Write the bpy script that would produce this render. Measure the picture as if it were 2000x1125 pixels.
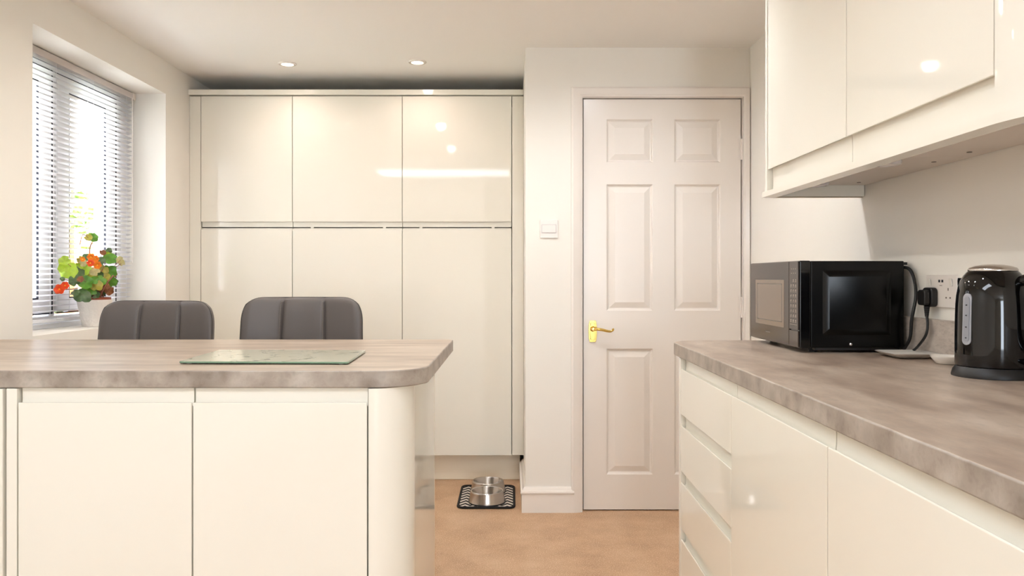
import bpy, bmesh, math, random
from mathutils import Vector, Matrix
random.seed(7)
for o in list(bpy.data.objects): bpy.data.objects.remove(o)
scn = bpy.context.scene
COL = scn.collection

# ------------------------------------------------------------------ camera, world, big lights, exposure
CAMH = 1.125
cam_d = bpy.data.cameras.new('camera'); cam = bpy.data.objects.new('camera', cam_d); COL.objects.link(cam)
cam.location = (0, 0, CAMH); cam.rotation_euler = (math.pi/2, 0, 0)
cam_d.lens = 28.0; cam_d.sensor_width = 36.0; cam_d.shift_x = 0.001; cam_d.shift_y = -0.01025
cam_d.clip_start = 0.02
scn.camera = cam
w = bpy.data.worlds.new('world'); scn.world = w; w.use_nodes = True
bg = w.node_tree.nodes['Background']
scn.view_settings.view_transform = 'Standard'; scn.view_settings.look = 'None'
scn.view_settings.gamma = 1.0; scn.view_settings.use_curve_mapping = False
scn.view_settings.exposure = 0.26

def area(name, loc, rot, sx, sy, power, col=(1, 1, 1), spread=180):
    d = bpy.data.lights.new(name, 'AREA'); d.shape = 'RECTANGLE'; d.size = sx; d.size_y = sy
    d.energy = power; d.color = col; d.spread = math.radians(spread)
    o = bpy.data.objects.new(name, d); COL.objects.link(o); o.location = loc; o.rotation_euler = rot
    return o
# light levels (RGB strengths): world sky, added lawn uplight, added garden window, added ceiling panel, downlights
LV = dict(world=(6.2, 6.2, 6.8), lawn=(620, 710, 780), garden=(32, 40, 46), panel=(8.0, 8.6, 9.5), spot_door=(25, 26, 28), spot_near=(16, 17.5, 17), spot_mid=(30, 27.5, 25), spot_far=(5.2, 4.2, 3.8))
bg.inputs[0].default_value = (*[c/max(LV['world']) if max(LV['world']) else 0 for c in LV['world']], 1); bg.inputs[1].default_value = max(LV['world'])
def lev(k): m_ = max(LV[k]) or 1; return max(LV[k]), tuple(c/m_ for c in LV[k])
# daylight through the side window and an added, unseen garden window behind the camera
area('garden_portal', (0.66, -4.52, 1.10), (math.pi/2, 0, 0), 0.88, 1.9, 1).data.cycles.is_portal = True
area('added_lawn_uplight', (-3.3, 3.9, -0.05), (0, math.radians(-142), 0), 1.8, 4.0, *lev('lawn'))  # area lamp added outside for upward light, in place of lawn bounce
area('added_garden_light', (0.66, -4.48, 1.12), (math.pi/2, 0, 0), 0.86, 1.86, *lev('garden'))  # extra lamp added in the unseen window, lighting the room from behind
area('side_window_portal', (-2.09, 3.495, 1.485), (0, -math.pi/2, 0), 1.15, 1.13, 1).data.cycles.is_portal = True

# ------------------------------------------------------------------ materials
def lin(c):
    c = c/255.0
    return c/12.92 if c <= 0.04045 else ((c+0.055)/1.055)**2.4
def rgb(r, g, b): return (lin(r), lin(g), lin(b), 1)
def mat(name, col, rough=0.5, metal=0.0, spec=0.5, coat=0.0, bump=None, trans=0.0, emit=None, estr=0.0, ior=1.5, alpha=1.0, vary=None):
    m = bpy.data.materials.new(name); m.use_nodes = True
    nt = m.node_tree; b = nt.nodes['Principled BSDF']
    b.inputs['Base Color'].default_value = col; b.inputs['Roughness'].default_value = rough
    b.inputs['Metallic'].default_value = metal; b.inputs['Specular IOR Level'].default_value = spec
    b.inputs['Coat Weight'].default_value = coat; b.inputs['Transmission Weight'].default_value = trans
    b.inputs['IOR'].default_value = ior; b.inputs['Alpha'].default_value = alpha
    if emit: b.inputs['Emission Color'].default_value = emit; b.inputs['Emission Strength'].default_value = estr
    tc = nt.nodes.new('ShaderNodeTexCoord')
    sc, st, ds = bump if bump else (60, 0.02, 0.001)
    n = nt.nodes.new('ShaderNodeTexNoise'); n.inputs['Scale'].default_value = sc; n.inputs['Detail'].default_value = 5
    nt.links.new(tc.outputs['Object'], n.inputs['Vector'])
    if bump:
        bp = nt.nodes.new('ShaderNodeBump'); bp.inputs['Strength'].default_value = st; bp.inputs['Distance'].default_value = ds
        nt.links.new(n.outputs['Fac'], bp.inputs['Height']); nt.links.new(bp.outputs['Normal'], b.inputs['Normal'])
    if vary:
        sc2, amt = vary
        n2 = nt.nodes.new('ShaderNodeTexNoise'); n2.inputs['Scale'].default_value = sc2; n2.inputs['Detail'].default_value = 4
        nt.links.new(tc.outputs['Object'], n2.inputs['Vector'])
        r = nt.nodes.new('ShaderNodeValToRGB')
        r.color_ramp.elements[0].position = 0.3; r.color_ramp.elements[1].position = 0.7
        r.color_ramp.elements[0].color = tuple(c*(1-amt) for c in col[:3])+(1,)
        r.color_ramp.elements[1].color = tuple(min(1, c*(1+amt)) for c in col[:3])+(1,)
        nt.links.new(n2.outputs['Fac'], r.inputs['Fac']); nt.links.new(r.outputs['Color'], b.inputs['Base Color'])
    return m

def noise_mat(name, stops, scale, stretch=(1, 1, 1), rough=0.4, detail=8, fine=None, bump=0.0, spec=0.5):
    m = bpy.data.materials.new(name); m.use_nodes = True
    nt = m.node_tree; b = nt.nodes['Principled BSDF']; b.inputs['Roughness'].default_value = rough
    b.inputs['Specular IOR Level'].default_value = spec
    tc = nt.nodes.new('ShaderNodeTexCoord'); mp = nt.nodes.new('ShaderNodeMapping'); mp.inputs['Scale'].default_value = stretch
    nt.links.new(tc.outputs['Object'], mp.inputs['Vector'])
    n = nt.nodes.new('ShaderNodeTexNoise'); n.inputs['Scale'].default_value = scale; n.inputs['Detail'].default_value = detail
    n.inputs['Roughness'].default_value = 0.62
    nt.links.new(mp.outputs['Vector'], n.inputs['Vector'])
    r = nt.nodes.new('ShaderNodeValToRGB'); el = r.color_ramp.elements
    el[0].position, el[0].color = stops[0]; el[1].position, el[1].color = stops[-1]
    for p, c in stops[1:-1]:
        e = el.new(p); e.color = c
    nt.links.new(n.outputs['Fac'], r.inputs['Fac'])
    out = r.outputs['Color']
    if fine:
        fs, lo, hi, fcol, amt = fine
        f = nt.nodes.new('ShaderNodeTexNoise'); f.inputs['Scale'].default_value = fs; f.inputs['Detail'].default_value = 3
        nt.links.new(mp.outputs['Vector'], f.inputs['Vector'])
        fr = nt.nodes.new('ShaderNodeMapRange'); fr.inputs['From Min'].default_value = lo; fr.inputs['From Max'].default_value = hi
        fr.inputs['To Max'].default_value = amt
        nt.links.new(f.outputs['Fac'], fr.inputs['Value'])
        mx = nt.nodes.new('ShaderNodeMix'); mx.data_type = 'RGBA'
        nt.links.new(fr.outputs['Result'], mx.inputs[0]); nt.links.new(out, mx.inputs[6]); mx.inputs[7].default_value = fcol
        out = mx.outputs[2]
    nt.links.new(out, b.inputs['Base Color'])
    if bump:
        bp = nt.nodes.new('ShaderNodeBump'); bp.inputs['Strength'].default_value = bump; bp.inputs['Distance'].default_value = 0.002
        nt.links.new(n.outputs['Fac'], bp.inputs['Height']); nt.links.new(bp.outputs['Normal'], b.inputs['Normal'])
    return m

M = {}
M['wall'] = mat('wall_paint', rgb(245, 240, 231), 0.75, bump=(90, 0.04, 0.002), vary=(1.5, 0.01))
M['ceiling'] = mat('ceiling_paint', rgb(250, 246, 240), 0.85, bump=(70, 0.03, 0.002))
M['white_gloss'] = mat('white_gloss_paint', rgb(242, 234, 225), 0.25, bump=(120, 0.05, 0.0008))
M['cream'] = mat('cream_gloss_lacquer', rgb(240, 235, 222), 0.045, bump=(3.0, 0.02, 0.002))
M['carcass'] = mat('cream_carcass', rgb(238, 228, 208), 0.4)
M['plinthm'] = mat('plinth_laminate', rgb(240, 228, 206), 0.35)
lam_stops = [(0.25, rgb(134, 114, 99)), (0.42, rgb(163, 143, 126)), (0.55, rgb(184, 166, 148)), (0.75, rgb(204, 188, 172))]
M['worktop_x'] = noise_mat('worktop_laminate', lam_stops, 2.6, (1.0, 4.2, 4.2), 0.33, 9, (26, 0.5, 0.8, rgb(150, 138, 126), 0.55))
M['worktop_y'] = noise_mat('worktop_laminate_run', lam_stops, 2.6, (3.6, 1.4, 4.2), 0.33, 9, (26, 0.5, 0.8, rgb(150, 138, 126), 0.55))
M['edge'] = noise_mat('worktop_edge_laminate', [(0.3, rgb(126, 114, 103)), (0.5, rgb(164, 152, 140)), (0.7, rgb(192, 183, 171))], 15, (1, 1, 1), 0.4, 8, (60, 0.5, 0.75, rgb(125, 115, 102), 0.5))
M['upstand'] = noise_mat('upstand_laminate', [(0.3, rgb(160, 146, 134)), (0.5, rgb(188, 175, 163)), (0.7, rgb(208, 197, 184))], 9, (1, 1, 2.5), 0.4, 8, (60, 0.5, 0.75, rgb(125, 115, 102), 0.4))
M['floor'] = noise_mat('floor_vinyl', [(0.3, rgb(176, 137, 103)), (0.5, rgb(195, 156, 120)), (0.7, rgb(209, 174, 140))], 5, (1, 1, 1), 0.45, 10, (230, 0.54, 0.66, rgb(240, 214, 184), 0.8), 0.05)
M['upvc'] = mat('white_plastic_frame', rgb(245, 246, 248), 0.3)
M['gasket'] = mat('black_rubber_gasket', rgb(22, 24, 42), 0.6)
M['slat'] = mat('white_painted_slat', rgb(247, 246, 246), 0.35)
_nt = M['slat'].node_tree; _p = _nt.nodes['Principled BSDF']; _t = _nt.nodes.new('ShaderNodeBsdfTranslucent'); _m = _nt.nodes.new('ShaderNodeMixShader')
_t.inputs['Color'].default_value = rgb(250, 250, 252); _m.inputs[0].default_value = 0.5      # thin white vinyl slats pass some daylight
_nt.links.new(_p.outputs[0], _m.inputs[1]); _nt.links.new(_t.outputs[0], _m.inputs[2]); _nt.links.new(_m.outputs[0], _nt.nodes['Material Output'].inputs['Surface'])
M['headrail'] = mat('grey_white_headrail', rgb(214, 206, 202), 0.35)
M['glass'] = mat('window_glass', (1, 1, 1, 1), 0.0, trans=1.0, ior=1.02)
M['white_plastic'] = mat('white_plastic', rgb(238, 230, 222), 0.3)
M['brass'] = mat('polished_brass', rgb(232, 200, 116), 0.18, metal=1.0)
M['brass_dark'] = mat('brass_screw', rgb(120, 88, 30), 0.3, metal=1.0)
M['steel'] = mat('stainless_steel', rgb(206, 201, 196), 0.22, metal=1.0, bump=(40, 0.05, 0.001))
M['steel_rough'] = mat('brushed_steel', rgb(190, 180, 168), 0.3, metal=1.0, bump=(80, 0.1, 0.001))
M['leather'] = mat('grey_faux_leather', rgb(94, 87, 84), 0.42, bump=(260, 0.25, 0.0008))
M['leather_dark'] = mat('grey_leather_seam', rgb(62, 57, 53), 0.55)
M['thread'] = mat('stitch_thread', rgb(135, 126, 118), 0.6)
M['chrome'] = mat('chrome', rgb(225, 225, 228), 0.08, metal=1.0)
M['black_gloss'] = mat('black_gloss_plastic', rgb(9, 9, 10), 0.08)
M['black_glass'] = mat('smoked_glass_front', rgb(60, 50, 44), 0.16, spec=0.5)
M['mw_window'] = mat('microwave_window_mesh', rgb(128, 112, 98), 0.18, spec=0.5)
M['mw_inner'] = mat('microwave_window_line', rgb(92, 79, 68), 0.2, spec=0.8)
M['black_metal'] = mat('black_painted_steel', rgb(4, 4, 4), 0.25, spec=0.28, bump=(150, 0.05, 0.0005))
M['black_rubber'] = mat('black_rubber', rgb(15, 14, 15), 0.45)
M['print'] = mat('pale_print', rgb(190, 176, 158), 0.4)
M['print_dim'] = mat('dim_print', rgb(120, 108, 98), 0.4)
M['black_lacquer'] = mat('black_enamel_kettle', rgb(6, 5, 5), 0.045)
M['gauge'] = mat('clear_grey_gauge', rgb(160, 160, 164), 0.2)
M['gauge_in'] = mat('gauge_channel', rgb(140, 141, 145), 0.3)
M['dot'] = mat('dark_print', rgb(40, 40, 44), 0.5)
M['ceramic'] = mat('white_ceramic', rgb(240, 234, 224), 0.15)
M['pot'] = mat('white_textured_ceramic', rgb(236, 228, 220), 0.3, bump=(55, 0.9, 0.006))
M['terracotta'] = mat('brown_plastic_pot', rgb(140, 66, 40), 0.5)
M['soil'] = mat('soil', rgb(50, 34, 24), 0.9, bump=(40, 0.8, 0.01))
M['leaf_green'] = mat('leaf_green', rgb(86, 138, 38), 0.4, vary=(40, 0.25))
M['leaf_lime'] = mat('leaf_lime', rgb(160, 186, 52), 0.4, vary=(40, 0.2))
M['leaf_dark'] = mat('leaf_dark', rgb(66, 92, 48), 0.4, vary=(40, 0.3))
M['leaf_olive'] = mat('leaf_olive', rgb(158, 148, 52), 0.45, vary=(40, 0.3))
M['leaf_pale'] = mat('leaf_pale', rgb(180, 170, 118), 0.5, vary=(40, 0.2))
M['leaf_brown'] = mat('leaf_brown', rgb(132, 78, 40), 0.5, vary=(40, 0.3))
M['stem'] = mat('reddish_stem', rgb(128, 70, 48), 0.5)
M['orange'] = mat('orange_petal', rgb(246, 134, 24), 0.5, vary=(60, 0.2))
M['red_orange'] = mat('red_orange_petal', rgb(238, 84, 34), 0.5, vary=(60, 0.2))
M['yellow'] = mat('yellow_stamen', rgb(250, 196, 50), 0.5)
M['mat_black'] = mat('black_binding', rgb(22, 17, 16), 0.8, bump=(300, 0.4, 0.001))
M['lamp'] = mat('lit_lamp', rgb(255, 240, 215), 0.5, emit=rgb(255, 236, 205), estr=9.0)
M['puck'] = mat('puck_light_plastic', rgb(222, 216, 214), 0.25)
M['screw'] = mat('screw_head', rgb(110, 98, 86), 0.4)
M['return'] = mat('shade_coloured_return', rgb(176, 160, 134), 0.5)  # darker than the cream boards: under-cupboard shade put into the colour
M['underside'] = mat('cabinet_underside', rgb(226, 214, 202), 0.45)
M['brick'] = noise_mat('brick', [(0.4, rgb(214, 150, 112)), (0.6, rgb(232, 176, 140))], 6)
M['fence'] = noise_mat('fence_timber', [(0.35, rgb(190, 128, 84)), (0.65, rgb(222, 168, 120))], 3, (1, 1, 8), 0.7)
M['hedge'] = noise_mat('hedge_green', [(0.4, rgb(90, 124, 50)), (0.6, rgb(170, 190, 110))], 14, (1, 1, 1), 0.7)
M['lawn'] = noise_mat('lawn', [(0.4, rgb(150, 160, 110)), (0.6, rgb(190, 190, 150))], 8, (1, 1, 1), 0.9)

def board_mat():
    m = mat('glass_board', rgb(205, 205, 186), 0.12, spec=0.35)
    nt = m.node_tree; b = nt.nodes['Principled BSDF']
    tc = nt.nodes.new('ShaderNodeTexCoord'); n = nt.nodes.new('ShaderNodeTexNoise'); n.inputs['Scale'].default_value = 13; n.inputs['Detail'].default_value = 3
    n.inputs['Distortion'].default_value = 1.6
    nt.links.new(tc.outputs['Object'], n.inputs['Vector'])
    r = nt.nodes.new('ShaderNodeValToRGB'); r.color_ramp.elements[0].position = 0.34; r.color_ramp.elements[1].position = 0.42
    r.color_ramp.elements[0].color = rgb(160, 158, 136); r.color_ramp.elements[1].color = rgb(214, 208, 186)
    nt.links.new(n.outputs['Fac'], r.inputs['Fac']); nt.links.new(r.outputs['Color'], b.inputs['Base Color'])
    return m
M['board'] = board_mat()
M['board_edge'] = mat('green_glass_edge', rgb(120, 150, 124), 0.08, coat=0.5)
def zigzag_mat():
    m = mat('zigzag_fabric', rgb(20, 16, 15), 0.85)
    nt = m.node_tree; b = nt.nodes['Principled BSDF']
    tc = nt.nodes.new('ShaderNodeTexCoord'); sep = nt.nodes.new('ShaderNodeSeparateXYZ'); nt.links.new(tc.outputs['Object'], sep.inputs[0])
    def mth(op, a, bb=None):
        n = nt.nodes.new('ShaderNodeMath'); n.operation = op
        for i, v in enumerate((a, bb)):
            if v is None: continue
            if isinstance(v, (int, float)): n.inputs[i].default_value = v
            else: nt.links.new(v, n.inputs[i])
        return n.outputs[0]
    # chevrons: pingpong of y added to x, then stripes
    pp = mth('PINGPONG', sep.outputs['X'], 0.026)
    s = mth('ADD', mth('MULTIPLY', pp, 1.3), sep.outputs['Y'])
    fr = mth('FRACT', mth('MULTIPLY', s, 21))
    st = mth('GREATER_THAN', fr, 0.52)
    mx = nt.nodes.new('ShaderNodeMix'); mx.data_type = 'RGBA'; nt.links.new(st, mx.inputs[0])
    mx.inputs[6].default_value = rgb(24, 19, 18); mx.inputs[7].default_value = rgb(228, 216, 204)
    nt.links.new(mx.outputs[2], b.inputs['Base Color'])
    return m
M['zigzag'] = zigzag_mat()

# ------------------------------------------------------------------ mesh helpers
class MB:
    def __init__(s): s.v = []; s.f = []; s.mi = []
    def add(s, vs, fs, mi=0):
        n = len(s.v); s.v += [tuple(v) for v in vs]
        for f in fs: s.f.append([i+n for i in f]); s.mi.append(mi)
        return s
    def box(s, a, b, mi=0):
        x0, y0, z0 = (min(a[i], b[i]) for i in range(3)); x1, y1, z1 = (max(a[i], b[i]) for i in range(3))
        return s.add([(x0,y0,z0),(x1,y0,z0),(x1,y1,z0),(x0,y1,z0),(x0,y0,z1),(x1,y0,z1),(x1,y1,z1),(x0,y1,z1)],
              [(0,3,2,1),(4,5,6,7),(0,1,5,4),(1,2,6,5),(2,3,7,6),(3,0,4,7)], mi)
    def prism(s, prof, fn, t0, t1, mi=0, cap=True):
        """extrude closed 2D profile; fn(p, t) gives the 3D point"""
        n = len(prof); vs = [fn(p, t0) for p in prof]+[fn(p, t1) for p in prof]
        fs = [(i, (i+1) % n, n+(i+1) % n, n+i) for i in range(n)]
        if cap: fs += [tuple(range(n-1, -1, -1)), tuple(range(n, 2*n))]
        return s.add(vs, fs, mi)
    def lathe(s, prof, c=(0, 0, 0), seg=48, mi=0, axis='z'):
        n = len(prof); vs = []
        for k in range(seg):
            a = 2*math.pi*k/seg
            for r, h in prof:
                if axis == 'z': vs.append((c[0]+r*math.cos(a), c[1]+r*math.sin(a), c[2]+h))
                elif axis == 'x': vs.append((c[0]+h, c[1]+r*math.cos(a), c[2]+r*math.sin(a)))
                else: vs.append((c[0]+r*math.cos(a), c[1]+h, c[2]+r*math.sin(a)))
        fs = []
        for k in range(seg):
            k2 = (k+1) % seg
            for i in range(n-1): fs.append((k*n+i, k2*n+i, k2*n+i+1, k*n+i+1))
        return s.add(vs, fs, mi)
    def tube(s, pts, r, seg=10, mi=0, cap=True):
        pts = [Vector(p) for p in pts]; n = len(pts); rs = r if isinstance(r, (list, tuple)) else [r]*n
        up = None; vs = []
        for i, p in enumerate(pts):
            t = (pts[min(i+1, n-1)]-pts[max(i-1, 0)]).normalized()
            if up is None: up = t.orthogonal().normalized()
            up = (up - t*up.dot(t)).normalized(); sd = t.cross(up)
            for k in range(seg):
                a = 2*math.pi*k/seg; vs.append(p+(up*math.cos(a)+sd*math.sin(a))*rs[i])
        fs = [(i*seg+k, i*seg+(k+1) % seg, (i+1)*seg+(k+1) % seg, (i+1)*seg+k) for i in range(n-1) for k in range(seg)]
        if cap: fs += [tuple(range(seg-1, -1, -1)), tuple(range((n-1)*seg, n*seg))]
        return s.add(vs, fs, mi)
    def build(s, name, mats, parent=None, bevel=0, bseg=2, smooth=None, sub=0, offset=None):
        me = bpy.data.meshes.new(name)
        vs = s.v
        if parent is not None:
            l = parent_loc(parent); vs = [(x-l[0], y-l[1], z-l[2]) for x, y, z in vs]
        me.from_pydata(vs, [], s.f)
        for m in (mats if isinstance(mats, (list, tuple)) else [mats]): me.materials.append(M[m] if isinstance(m, str) else m)
        for p, mi in zip(me.polygons, s.mi): p.material_index = mi
        bm = bmesh.new(); bm.from_mesh(me); bmesh.ops.remove_doubles(bm, verts=bm.verts, dist=1e-6)
        bmesh.ops.recalc_face_normals(bm, faces=bm.faces); bm.to_mesh(me); bm.free()
        o = bpy.data.objects.new(name, me); COL.objects.link(o)
        if parent is not None: o.parent = parent
        if smooth is not None:
            me.shade_smooth() if hasattr(me, 'shade_smooth') else None
            me.set_sharp_from_angle(angle=math.radians(smooth))
        if bevel:
            b = o.modifiers.new('bevel', 'BEVEL'); b.width = bevel; b.segments = bseg; b.limit_method = 'ANGLE'; b.angle_limit = math.radians(35)
            b.harden_normals = True
            if smooth is None: me.shade_smooth()
        if sub:
            m_ = o.modifiers.new('sub', 'SUBSURF'); m_.levels = sub; m_.render_levels = sub
        return o
def parent_loc(p):
    l = Vector(p.location)
    q = p.parent
    while q is not None: l += Vector(q.location); q = q.parent
    return l
def thing(name, loc, label, cat, group=None):
    o = bpy.data.objects.new(name, None); COL.objects.link(o); o.location = loc; o.empty_display_size = 0.05
    return tag(o, label, cat, group)
def tag(o, label, cat, group=None):
    o['label'] = label; o['category'] = cat
    if group: o['group'] = group
    return o
def struct(o, label=None):
    o['kind'] = 'structure'
    if label: o['label'] = label
    return o
def rrect(x0, y0, x1, y1, r, seg=6, corners=(1, 1, 1, 1)):
    """rounded rectangle, counter-clockwise from lower left"""
    out = []
    for i, (cx, cy, a0) in enumerate(((x0+r, y0+r, 180), (x1-r, y0+r, 270), (x1-r, y1-r, 0), (x0+r, y1-r, 90))):
        if not corners[i]:
            out.append(((x0, y0), (x1, y0), (x1, y1), (x0, y1))[i]); continue
        for k in range(seg+1):
            a = math.radians(a0+90*k/seg); out.append((cx+r*math.cos(a), cy+r*math.sin(a)))
    return out
XY = lambda p, t: (p[0], p[1], t)
def catmull(pts, n=8):
    P = [Vector(p) for p in pts]; P = [P[0]*2-P[1]]+P+[P[-1]*2-P[-2]]; out = []
    for i in range(1, len(P)-2):
        for k in range(n):
            t = k/n; a, b, c, d = P[i-1], P[i], P[i+1], P[i+2]
            out.append(0.5*((2*b)+(c-a)*t+(2*a-5*b+4*c-d)*t*t+(3*b-a-3*c+d)*t**3))
    out.append(P[-2]); return out

# ------------------------------------------------------------------ the setting
XL, XR, CEIL = -1.76, 1.148, 2.229
YB, YN, YD = 4.96, 3.825, 3.842          # wall behind tall cupboards, nib wall face, door leaf face
YBACK = -4.5
b = MB().box((-2.2, YBACK-0.15, -0.1), (1.35, 5.1, 0)); struct(b.build('floor', 'floor'))
struct(MB().box((-2.2, YBACK-0.15, CEIL), (1.35, 5.1, CEIL+0.12)).build('ceiling', 'ceiling'))
# left wall with window opening
WY0, WY1, WZ0, WZ1 = 2.93, 4.06, 0.909, 2.061
XO = -2.10
l = MB()
l.box((XL, YBACK-0.15, 0), (XO, WY0, CEIL)); l.box((XL, WY1, 0), (XO, 5.1, CEIL))
l.box((XL, WY0, 0), (XO, WY1, WZ0)); l.box((XL, WY0, WZ1), (XO, WY1, CEIL))
struct(l.build('wall_left', 'wall'))
struct(MB().box((XR, YBACK-0.15, 0), (XR+0.15, 5.1, CEIL)).build('wall_right', 'wall'))
struct(MB().box((XL, YB, 0), (0.07, YB+0.1, CEIL)).build('wall_far', 'wall'))
# nib wall holding the door
DX0, DX1, DZ = 0.3506, 1.1086, 1.984
n = MB()
n.box((0.07, YN, 0), (0.325, YB+0.1, CEIL)); n.box((0.325, YN, 2.01), (XR, YN+0.12, CEIL)); n.box((1.128, YN, 0), (XR, YN+0.12, 2.01))
n.box((0.325, YN+0.35, 0), (XR, YN+0.45, 2.01))
struct(n.build('wall_door_side', 'wall'))
# wall behind the camera with a garden window added for light
bw = MB()
bw.box((XL, YBACK, 0), (0.22, YBACK-0.15, CEIL)); bw.box((1.10, YBACK, 0), (XR, YBACK-0.15, CEIL))
bw.box((0.22, YBACK, 0), (1.10, YBACK-0.15, 0.15)); bw.box((0.22, YBACK, 2.05), (1.10, YBACK-0.15, CEIL))
struct(bw.build('wall_behind', 'wall'))
wf = MB()
for x in (0.22, 0.635, 1.05): wf.box((x, YBACK-0.06, 0.15), (x+0.05, YBACK-0.02, 2.05))
wf.box((0.22, YBACK-0.06, 0.15), (1.10, YBACK-0.02, 0.22)); wf.box((0.22, YBACK-0.06, 2.0), (1.10, YBACK-0.02, 2.05))
struct(wf.build('added_window_2', 'upvc', bevel=0.004))  # frame of the unseen window added behind the camera

# skirting: side of nib and front, profile torus
def skirt_prof(h=0.122, t=0.019):
    return [(0, 0), (t, 0), (t, h*0.72), (t+0.004, h*0.74), (t+0.006, h*0.79), (t+0.004, h*0.84), (t-0.004, h*0.87), (t-0.007, h*0.93), (t-0.011, h*0.98), (t-0.014, h), (0, h)]
sp = skirt_prof()
s1 = MB(); ns = len(sp)
s1.add([(0.302, YN-p[0], p[1]) for p in sp]+[(0.07-p[0], YN-p[0], p[1]) for p in sp]+[(0.07-p[0], 4.41, p[1]) for p in sp],
       [(k_*ns+i, k_*ns+(i+1) % ns, (k_+1)*ns+(i+1) % ns, (k_+1)*ns+i) for k_ in (0, 1) for i in range(ns)]+[tuple(range(ns)), tuple(range(2*ns, 3*ns))])
struct(s1.build('baseboard_nib', 'white_gloss', smooth=35))
struct(MB().prism(sp, lambda p, t: (XL+p[0], t, p[1]), 2.6, 4.40).build('baseboard_left', 'white_gloss', smooth=35))

# ------------------------------------------------------------------ door with architrave
door = bpy.data.objects.new('door_1', None); COL.objects.link(door); door.location = ((DX0+DX1)/2, YD, 0); struct(door, 'white painted six panel door with brass lever handle')
def panel_rects():
    S = 405.0
    cols = [(1184.6, 1275), (1317, 1407)]
    rows = [(232.9, 317.5), (360, 607), (681, 927)]
    X = lambda px: (px-998)/S
    Z = lambda py: CAMH+(542-py)/S
    return [(X(a), X(b_), Z(d), Z(c_)) for (a, b_) in cols for (c_, d) in rows]
leaf = MB()
rects = panel_rects()
xs = sorted({DX0, DX1}|{r[0] for r in rects}|{r[1] for r in rects}); zs = sorted({0.006, DZ}|{r[2] for r in rects}|{r[3] for r in rects})
for i in range(len(xs)-1):
    for j in range(len(zs)-1):
        x0, x1, z0, z1 = xs[i], xs[i+1], zs[j], zs[j+1]
        isr = any(abs(x0-r[0]) < 1e-6 and abs(x1-r[1]) < 1e-6 and abs(z0-r[2]) < 1e-6 and abs(z1-r[3]) < 1e-6 for r in rects)
        if not isr:
            leaf.add([(x0, YD, z0), (x1, YD, z0), (x1, YD, z1), (x0, YD, z1)], [(0, 1, 2, 3)]); continue
        rings = [(0, 0), (0.004, 0.004), (0.008, 0.010), (0.013, 0.0115), (0.040, 0.002), (0.0405, 0.0015)]
        prev = None
        for ins, dep in rings:
            cur = [(x0+ins, YD+dep, z0+ins), (x1-ins, YD+dep, z0+ins), (x1-ins, YD+dep, z1-ins), (x0+ins, YD+dep, z1-ins)]
            if prev: leaf.add(prev+cur, [(q, (q+1) % 4, 4+(q+1) % 4, 4+q) for q in range(4)])
            prev = cur
        leaf.add(prev, [(0, 1, 2, 3)])
leaf.box((DX0, YD, 0.006), (DX1, YD+0.035, DZ)); del leaf.f[-4], leaf.mi[-4]   # no face under the panels
leaf.build('door_leaf', 'white_gloss', door)
ar = MB()
ap = [(0, 0), (0.054, 0), (0.054, 0.012), (0.044, 0.019), (0.03, 0.017), (0.012, 0.014), (0.008, 0.011), (0, 0.009)]
XA0, XA1, ZA = 0.3425, 1.1165, 1.992
def arch(pts_in, prof, mb):
    """mitred frame: pts_in inner path corners with outward directions"""
    n = len(prof); vs = []
    for (x, z, dx, dz) in pts_in:
        for p in prof: vs.append((x+dx*p[0], YN-p[1], z+dz*p[0]))
    fs = [(i*n+k_, i*n+(k_+1) % n, (i+1)*n+(k_+1) % n, (i+1)*n+k_) for i in range(len(pts_in)-1) for k_ in range(n)]
    fs += [tuple(range(n)), tuple(range((len(pts_in)-1)*n, len(pts_in)*n))]
    mb.add(vs, fs)
apr = [(p[0]*0.55, p[1]) for p in ap]
arch([(XA0, 0.0, -1, 0), (XA0, ZA, -1, 0.85), (XA1, ZA, 0.55, 0.85), (XA1, 0.0, 0.55, 0)], ap, ar)
struct(ar.build('trim_2', 'white_gloss', smooth=30))
jb = MB()
jb.box((0.325, YN, 0), (XA0+0.001, YN+0.12, ZA+0.018)); jb.box((XA1-0.003, YN, 0), (1.128, YN+0.12, ZA+0.018)); jb.box((0.325, YN, ZA-0.003), (1.128, YN+0.12, ZA+0.018))
jb.box((XA0, YD+0.036, 0), (XA0+0.015, YD+0.05, ZA)); jb.box((XA1-0.015, YD+0.036, 0), (XA1, YD+0.05, ZA))
jb.build('door_frame', 'white_gloss', door)
for hz in (1.125+(542-292)/405, 1.125-(600-542)/405, 0.22):
    h = MB().tube([(DX1+0.003, YD-0.005, hz-0.05), (DX1+0.003, YD-0.005, hz+0.05)], 0.0065, 12)
    h.box((DX1-0.012, YD-0.002, hz-0.05), (DX1+0.006, YD+0.001, hz+0.05))
    h.build('hinge', 'white_gloss', door)
hx, hz = (1157.5-998)/405, CAMH-(647-542)/405
pl = []
for k_ in range(48):
    a = 2*math.pi*k_/48
    # shaped plate outline
    u, v = math.cos(a), math.sin(a)
    pl.append((0.0205*(abs(u)**0.45)*(1 if u >= 0 else -1), 0.054*(abs(v)**0.75)*(1 if v >= 0 else -1)*(1+0.03*math.cos(6*a))))
hd = MB().prism(pl, lambda p, t: (hx+p[0], YD-t, hz+p[1]), 0.0, 0.005)
hd.prism([(p[0]*0.62, p[1]*0.8) for p in pl], lambda p, t: (hx+p[0], YD-t, hz+p[1]), 0.005, 0.009)
handle = hd.build('door_handle', 'brass', door, bevel=0.0015)
lv = MB().lathe([(0, 0), (0.013, 0), (0.013, -0.006), (0.009, -0.012), (0.008, -0.045), (0, -0.046)], (hx, YD-0.008, hz+0.012), 20, axis='y')
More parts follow.
